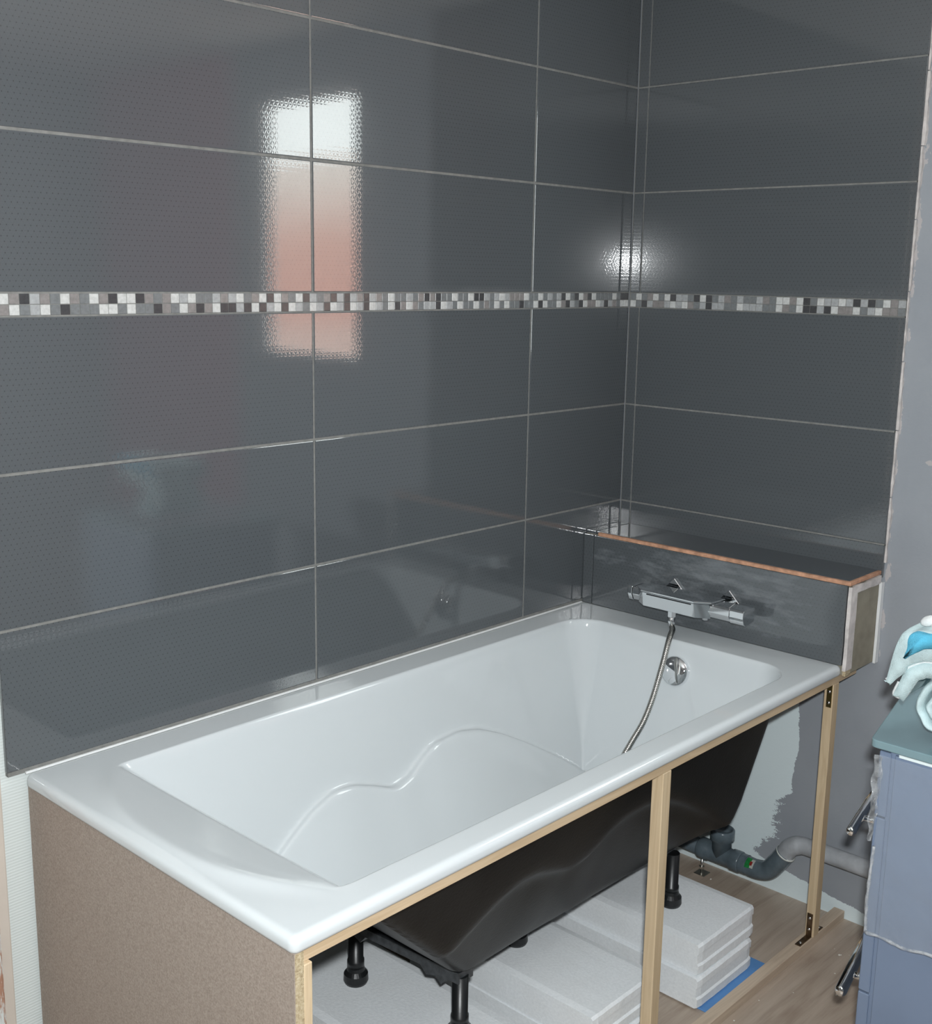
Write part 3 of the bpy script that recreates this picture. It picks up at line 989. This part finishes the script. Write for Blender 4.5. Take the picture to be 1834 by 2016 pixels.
# ------------------------------------------------------------------ waste pipes along the far wall
pp = thing('waste_pipe', 'grey plastic waste pipe with upright tee and bend along the far wall', 'pipe', (-0.04, -0.45, -0.70))
PXX, PZ = -0.040, -0.690
finish('pipe', bm_tube([(PXX, -0.18, PZ + 0.002), (PXX, -0.37, PZ)], 0.0245, 24), M['pvc'], pp, True)
bm = bm_lathe([(0.0, 0.0), (0.029, 0.0), (0.031, 0.003), (0.031, 0.030), (0.028, 0.034), (0.028, 0.104), (0.031, 0.108), (0.031, 0.132), (0.029, 0.136), (0.0, 0.136)], (PXX, -0.362, PZ), (0, -1, 0), 32)
bm_lathe([(0.0, 0.0), (0.028, 0.0), (0.028, 0.046), (0.0345, 0.050), (0.0345, 0.078), (0.032, 0.081), (0.026, 0.081), (0.024, 0.074), (0.024, 0.06), (0.0, 0.06)], (PXX, -0.432, PZ), (0, 0, 1), 32, bm)
tee = finish('tee_fitting', bm, M['pvc'], pp)
tee.data.polygons.foreach_set('use_smooth', [len(p_.vertices) == 4 for p_ in tee.data.polygons])
finish('collar', bm_lathe([(0.0, 0.0), (0.0285, 0.0), (0.0285, 0.018), (0.0, 0.018)], (PXX, -0.4985, PZ), (0, -1, 0), 28), M['pvc'], pp)
bend = smooth_path([(PXX, -0.512, PZ), (PXX, -0.545, PZ - 0.001), (PXX, -0.580, PZ + 0.010), (PXX, -0.607, PZ + 0.044), (PXX + 0.002, -0.628, PZ + 0.078)], 8)
finish('bend', bm_tube(bend, lambda i: 0.0275, 28), M['pvc'], pp, True)
run = smooth_path([(PXX + 0.002, -0.624, PZ + 0.072), (PXX + 0.003, -0.640, PZ + 0.098), (PXX + 0.006, -0.668, PZ + 0.113), (PXX + 0.008, -0.72, PZ + 0.1145), (PXX + 0.010, -0.95, PZ + 0.1145), (PXX + 0.010, -1.30, PZ + 0.1145)], 8)
finish('painted_pipe', bm_tube(run, lambda i: 0.0255 if i < 16 else 0.0235, 28), M['pvc_painted'], pp, True)
finish('clip_ring', bm_tube([(PXX + 0.002, -0.6265, PZ + 0.075), (PXX + 0.002, -0.6285, PZ + 0.0785)], 0.0282, 28), M['sticker_white'], pp, True)
# curved sticker on the bend's socket
def sticker(name, y0, y1, a0, a1, r, mat):
    bm = bmesh.new()
    rows_ = []
    for y in (y0, y1):
        rows_.append([bm.verts.new((PXX + math.cos(a) * r, y, PZ + math.sin(a) * r)) for a in [a0 + (a1 - a0) * k / 8 for k in range(9)]])
    for k in range(8):
        bm.faces.new((rows_[0][k], rows_[0][k + 1], rows_[1][k + 1], rows_[1][k]))
    bmesh.ops.solidify(bm, geom=bm.faces[:], thickness=0.0002)
    return finish(name, bm, mat, pp)
sticker('sticker', -0.520, -0.535, math.radians(100), math.radians(165), 0.0281, M['sticker'])
sticker('sticker', -0.5352, -0.5455, math.radians(105), math.radians(160), 0.0281, M['sticker_white'])
sticker('print', -0.533, -0.5405, math.radians(122), math.radians(146), 0.0284, M['sticker_red'])
# metal clip on the floor by the wall
cl = thing('pipe_clip', 'small zinc pipe clip standing on the floor below the waste pipe', 'clip', (-0.048, -0.375, ZF))
box('base', (-0.066, -0.395, ZF), (-0.030, -0.360, ZF + 0.003), M['steel'], cl, 0.0008, 1)
finish('rod', bm_lathe([(0.0, 0.0), (0.0042, 0.0), (0.0042, 0.048), (0.0, 0.048)], (-0.048, -0.376, ZF + 0.003), (0, 0, 1), 14), M['steel'], cl, True)
finish('nut', bm_lathe([(0.0, 0.0), (0.0085, 0.0), (0.0085, 0.007), (0.0, 0.007)], (-0.048, -0.376, ZF + 0.0155), (0, 0, 1), 6), M['steel'], cl)

# ------------------------------------------------------------------ cabinet at the right
CX, CY, CZ = -0.850, -1.176, 0.118
ca, sa = math.cos(math.radians(12.0)), math.sin(math.radians(12.0))
def cab(u, v, z):
    """u along the drawer side away from us, v out from the drawer side"""
    return Vector((CX + u * ca - v * sa * 0, CY + u * sa + v, z))
cb = thing('storage_cabinet', 'blue-grey bathroom cabinet with frosted glass top and chrome bar handles', 'cabinet', (CX + 0.2, CY - 0.2, ZF))
def cab_prism(name, u0, u1, v0, v1, z0, z1, mat, root, bevel=0.0, seg=2, rnd=0.0):
    pts = [cab(u0, v1, 0), cab(u1, v1, 0), cab(u1, v0, 0), cab(u0, v0, 0)]
    if u0 < u1:
        # keep the near face parallel to the far wall
        far_y = v0 + CY
        pts[3] = Vector((pts[0].x, far_y, 0)); pts[2] = Vector((pts[1].x, far_y, 0))
    poly = [(q_.x, q_.y) for q_ in pts]
    if rnd:
        a, b, d = Vector(poly[0]), Vector(poly[1]), Vector(poly[3])
        p1, p2 = a + (b - a).normalized() * rnd, a + (d - a).normalized() * rnd
        arc = []
        for k in range(7):
            t_ = k / 6
            arc.append(tuple((p2 * (1 - t_) ** 2 + a * 2 * t_ * (1 - t_) + p1 * t_ ** 2)))
        poly = arc + poly[1:]
    bm = bm_prism(poly, z0, z1, 2)
    return finish(name, bm, mat, root, False, bevel, seg)
cab_prism('glass_top', 0.0, 0.46, -0.46, 0.0, CZ - 0.015, CZ, M['glass_top'], cb, 0.002, 2, 0.012)
cab_prism('carcass', 0.014, 0.44, -0.45, -0.036, ZF + 0.03, CZ - 0.0155, M['cabinet'], cb, 0.001, 1)
cab_prism('side_panel', 0.006, 0.0138, -0.44, -0.046, ZF + 0.03, CZ - 0.022, M['cabinet'], cb, 0.001, 1)
# stack of drawer fronts on the side that faces the tub
zs_ = [ZF + 0.04, -0.385, -0.03, CZ - 0.020]
for z0, z1 in zip(zs_, zs_[1:]):
    cab_prism('drawer_front', 0.010, 0.43, -0.0355, -0.0165, z0 + 0.002, z1 - 0.002, M['cabinet'], cb, 0.0015, 1)
box('white_edging', (CX + 0.002, -1.60, CZ - 0.0215), (CX + 0.006, -1.229, CZ - 0.0165), M['white_strip'], cb)
box('plinth', (CX + 0.05, -1.58, ZF), (-0.45, -1.24, ZF + 0.03), M['chrome_dark'], cb)
def bar_handle(z, u0, u1, out, r):
    a, b = cab(u0, out, z), cab(u1, out, z)
    h_ = finish('handle', bm_tube([a, a.lerp(b, 0.02), a.lerp(b, 0.98), b], lambda i: r if 0 < i < 3 else r * 0.8, 20), M['chrome'], cb, True)
    for f_ in (0.32, 0.86):
        q_ = a.lerp(b, f_)
        finish('handle_post', bm_tube([(q_.x, q_.y, z), (q_.x, CY + (q_.x - CX) / ca * sa - 0.0163, z)], r * 0.6, 14), M['chrome'], h_, True)
bar_handle(-0.100, 0.055, 0.30, 0.034, 0.0095)
bar_handle(-0.436, 0.055, 0.30, 0.027, 0.0115)

# clear plastic film over the upper part of the cabinet
pf = thing('plastic_film', 'crumpled clear plastic film wrapping the upper half of the cabinet', 'film', (CX - 0.01, CY - 0.2, -0.25))
bm = bmesh.new()
NY, NZ = 60, 60
gv = []
for j in range(NZ + 1):
    z = 0.098 - j / NZ * 0.345
    row = []
    for i in range(NY + 1):
        y = -1.199 - i / NY * 0.40 - 0.006 * math.sin(j / NZ * 5.0) - 0.010 * (j / NZ)
        n_ = mnoise.fractal(Vector((y * 9, z * 7, 3.1)), 0.6, 2.1, 4)
        belly = 0.018 * math.sin(PI * min(1, j / NZ)) ** 1.5
        x = CX - 0.008 - belly * 0.5 - (0.006 + 0.004 * n_)
        if i == 0:
            x += 0.003
        zz = z + (0.012 * mnoise.noise(Vector((y * 14, 0, 0))) if j == NZ else 0) - 0.03 * max(0, (-y - 1.22)) * (j / NZ)
        row.append(bm.verts.new((x, y, zz)))
    gv.append(row)
for j in range(NZ):
    for i in range(NY):
        bm.faces.new((gv[j][i], gv[j][i + 1], gv[j + 1][i + 1], gv[j + 1][i]))
bottom = [gv[NZ][i].co.copy() for i in range(NY + 1)]
left = [gv[j][0].co.copy() for j in range(NZ + 1)]
finish('sheet', bm, M['film'], pf, True)
def hem(path, r0, seed):
    def rr(i):
        return r0 * (1 + 0.6 * mnoise.noise(Vector((i * 0.35, seed, 0))))
    return finish('gathered_hem', bm_tube(path, rr, 8), M['film_edge'], pf, True)
hem(bottom, 0.0030, 1.0)
hem(left[30:], 0.0032, 2.0)
# loose strip of film hanging at the corner
bm = bmesh.new()
rows_ = []
for j in range(31):
    z = 0.095 - j / 30 * 0.165
    wv_ = 0.0012 * math.sin(j * 0.9)
    wd = 0.017 * (1 - 0.45 * (j / 30) ** 2)
    rows_.append([bm.verts.new((CX - 0.012 + 0.004 * math.sin(j * 0.5 + k), CY - 0.014 + wv_ - wd * k / 4, z)) for k in range(5)])
for a, b in zip(rows_, rows_[1:]):
    for k in range(4):
        bm.faces.new((a[k], a[k + 1], b[k + 1], b[k]))
bmesh.ops.solidify(bm, geom=bm.faces[:], thickness=0.0008)
finish('loose_strip', bm, M['film_edge'], pf, True)

# ------------------------------------------------------------------ towels on the cabinet
def sheet_fold(name, prof, x0, x1, thick, mat, root, seed, taper=0.0):
    """thick cloth layer: centre line prof in (y, z) swept along x, rounded rim"""
    path = smooth_path([(0, y, z) for y, z in prof], 10)
    NX = 26
    bm = bmesh.new()
    n = len(path)
    top, bot = [], []
    for i in range(NX + 1):
        s_ = i / NX
        e_ = min(s_, 1 - s_) * (x1 - x0)
        th_x = thick * math.sqrt(max(0.02, 1 - max(0, 1 - e_ / (thick * 0.9)) ** 2))
        tr_, br_ = [], []
        for k in range(n):
            t_ = (path[min(k + 1, n - 1)] - path[max(k - 1, 0)]).normalized()
            nn = Vector((0, -t_.z, t_.y))
            d_ = min(k, n - 1 - k) / n * sum((path[q_ + 1] - path[q_]).length for q_ in range(n - 1))
            th = th_x * math.sqrt(max(0.02, 1 - max(0, 1 - d_ / (thick * 0.9)) ** 2))
            wv_ = 0.004 * mnoise.noise(Vector((s_ * 4, k * 0.12, seed)))
            c_ = path[k] + nn * wv_
            x = x0 + (x1 - x0) * s_ + 0.006 * mnoise.noise(Vector((k * 0.1, seed, 0))) + taper * (k / n)
            tr_.append(bm.verts.new((x, c_.y + nn.y * th / 2, c_.z + nn.z * th / 2)))
            br_.append(bm.verts.new((x, c_.y - nn.y * th / 2, c_.z - nn.z * th / 2)))
        top.append(tr_); bot.append(br_)
    for i in range(NX):
        for k in range(n - 1):
            bm.faces.new((top[i][k], top[i][k + 1], top[i + 1][k + 1], top[i + 1][k]))
            bm.faces.new((bot[i][k], bot[i + 1][k], bot[i + 1][k + 1], bot[i][k + 1]))
    for k in range(n - 1):
        bm.faces.new((top[0][k], bot[0][k], bot[0][k + 1], top[0][k + 1]))
        bm.faces.new((top[NX][k], top[NX][k + 1], bot[NX][k + 1], bot[NX][k]))
    for i in range(NX):
        bm.faces.new((top[i][0], top[i + 1][0], bot[i + 1][0], bot[i][0]))
        bm.faces.new((top[i][n - 1], bot[i][n - 1], bot[i + 1][n - 1], top[i + 1][n - 1]))
    bmesh.ops.recalc_face_normals(bm, faces=bm.faces)
    return finish(name, bm, mat, root, True)

def drape(name, outline, x0, x1, mat, root, rnd, seed, lean=0.0, hem=None):
    """thick hanging fold: outline in (y, z), from x0 (front) back to x1, with soft rounded rims"""
    pts = smooth_path([(0, y, z) for y, z in outline] + [(0,) + outline[0]], 5)[:-1]
    P2 = [(q_.y, q_.z) for q_ in pts]
    cy = sum(a_ for a_, _ in P2) / len(P2); cz = sum(b_ for _, b_ in P2) / len(P2)
    bm = bmesh.new()
    rings = []
    steps = [(0.72, 0.0), (0.90, 0.10), (1.0, 0.35), (1.0, 0.7), (0.92, 1.0)]
    n = len(P2)
    for sc_, dx in steps:
        row = []
        for k, (y, z) in enumerate(P2):
            a_, b_ = P2[k - 1], P2[(k + 1) % n]
            t_ = Vector((b_[0] - a_[0], b_[1] - a_[1])).normalized()
            nn = Vector((t_.y, -t_.x))
            if (cy - y) * nn.x + (cz - z) * nn.y < 0: nn = -nn
            ins = (1 - sc_) * rnd * 3.4
            w_ = 0.0025 * mnoise.noise(Vector((y * 60, z * 60, seed)))
            row.append(bm.verts.new((x0 + (x1 - x0) * dx + w_ + lean * (z - cz), y + nn.x * ins, z + nn.y * ins)))
        rings.append(row)
    for a_, b_ in zip(rings, rings[1:]):
        for k in range(n):
            bm.faces.new((a_[k], a_[(k + 1) % n], b_[(k + 1) % n], b_[k]))
    f0 = bm.faces.new(rings[0]); f1 = bm.faces.new(rings[-1][::-1])
    bmesh.ops.recalc_face_normals(bm, faces=bm.faces)
    bmesh.ops.triangulate(bm, faces=[f0, f1])
    o = finish(name, bm, mat, root, True)
    if hem:
        path = smooth_path([(x0 + (x1 - x0) * 0.16 + lean * (z - cz) - 0.001, y, z) for y, z in hem], 8)
        finish('hem', bm_tube(path, 0.0032, 10), M['towel_hem'], root, True)
    return o

tw = thing('folded_towel', 'thick pale towel with turquoise block, folded and drooping over the glass top', 'towel', (-0.74, -1.28, CZ))
UP = [(-1.400, 0.334), (-1.320, 0.337), (-1.2541, 0.3356), (-1.2252, 0.3280), (-1.2057, 0.3215), (-1.1951, 0.3045), (-1.1859, 0.2719), (-1.1762, 0.2225), (-1.1796, 0.2166), (-1.1851, 0.219),
      (-1.196, 0.2333), (-1.2122, 0.2498), (-1.2361, 0.2660), (-1.2597, 0.2726), (-1.320, 0.274), (-1.400, 0.27)]
BL = [(-1.390, 0.330), (-1.320, 0.332), (-1.2586, 0.3304), (-1.2251, 0.3238), (-1.2195, 0.298), (-1.2141, 0.2754), (-1.2268, 0.2859), (-1.2412, 0.2968), (-1.2608, 0.307), (-1.320, 0.311), (-1.390, 0.309)]
LOW = [(-1.400, 0.275), (-1.320, 0.276), (-1.2557, 0.2741), (-1.232, 0.2664), (-1.208, 0.2472), (-1.1959, 0.2174), (-1.1876, 0.1949), (-1.191, 0.189), (-1.2015, 0.1879), (-1.2085, 0.1927),
       (-1.2196, 0.2139), (-1.2322, 0.2372), (-1.2433, 0.2448), (-1.2582, 0.2504), (-1.320, 0.252), (-1.400, 0.25)]
drape('upper_fold', UP, -0.826, -0.72, M['towel_pale'], tw, 0.006, 1.0, -0.10, UP[7:16])
drape('turquoise_block', BL, -0.8400, -0.80, M['towel_blue'], tw, 0.002, 1.0, -0.10)
drape('lower_fold', LOW, -0.815, -0.70, M['towel_pale'], tw, 0.006, 5.0, -0.10, LOW[5:16])
box('stacked_layer', (-0.76, -1.40, 0.252), (-0.60, -1.235, 0.318), M['towel_pale'], tw, 0.02, 4)
# rolled towel carrying the folded one
rt = thing('rolled_towel', 'small pale blue rolled towel lying beneath the folded towel', 'towel', (-0.72, -1.30, CZ))
sp_ = []
for k in range(100):
    a = k / 99 * 5.2 * PI + 0.6
    r = 0.008 + 0.052 * k / 99
    sp_.append((-1.283 + r * math.cos(a), CZ + 0.066 + r * math.sin(a)))
sheet_fold('roll', sp_[::4], -0.805, -0.62, 0.013, M['towel_pale'], rt, 2.2)
# small white bloom at the right edge of the towel
wb = thing('white_bloom', 'small white rounded petals lying on top of the folded towel', 'ornament', (-0.80, -1.245, 0.330))
for k, (dy, dz, tilt) in enumerate(((0.0, 0.0, 0.5), (-0.022, 0.006, -0.7), (-0.014, -0.002, 1.6))):
    bm = bmesh.new()
    bmesh.ops.create_uvsphere(bm, u_segments=20, v_segments=12, radius=1.0)
    bmesh.ops.scale(bm, vec=(0.009, 0.0155, 0.0095), verts=bm.verts)
    bmesh.ops.rotate(bm, verts=bm.verts, cent=(0, 0, 0), matrix=Matrix.Rotation(-tilt, 3, 'X'))
    bmesh.ops.translate(bm, verts=bm.verts, vec=(-0.80, -1.240 + dy, 0.3425 + dz))
    finish('petal', bm, M['towel_hem'], wb, True)

# ------------------------------------------------------------------ crumbs of concrete and sawdust on the floor
rng = random.Random(5)
bm = bmesh.new()
spots = [(-0.40, -0.62), (-0.16, -0.86), (-0.145, -0.835), (-0.30, -0.50), (-0.22, -0.42), (-0.28, -0.60), (-0.33, -0.93)] + \
        [(rng.uniform(-0.6, -0.03), rng.uniform(-1.0, -0.1)) for _ in range(26)]
for x, y in spots:
    r = rng.uniform(0.0012, 0.0030)
    if -0.795 < y < -0.75: continue
    if x < -0.33 and y > -0.75: continue
    nb = bmesh.ops.create_icosphere(bm, subdivisions=1, radius=r)
    for v_ in nb['verts']:
        v_.co = Vector((v_.co.x * rng.uniform(0.7, 1.5), v_.co.y * rng.uniform(0.7, 1.4), v_.co.z * 0.7)) + Vector((x, y, ZF + r * 0.6))
cr = finish('crumbs', bm, M['crumb'])
tag(cr, 'white crumbs scattered over the brown floor beside the blocks', 'crumbs')
cr['kind'] = 'stuff'
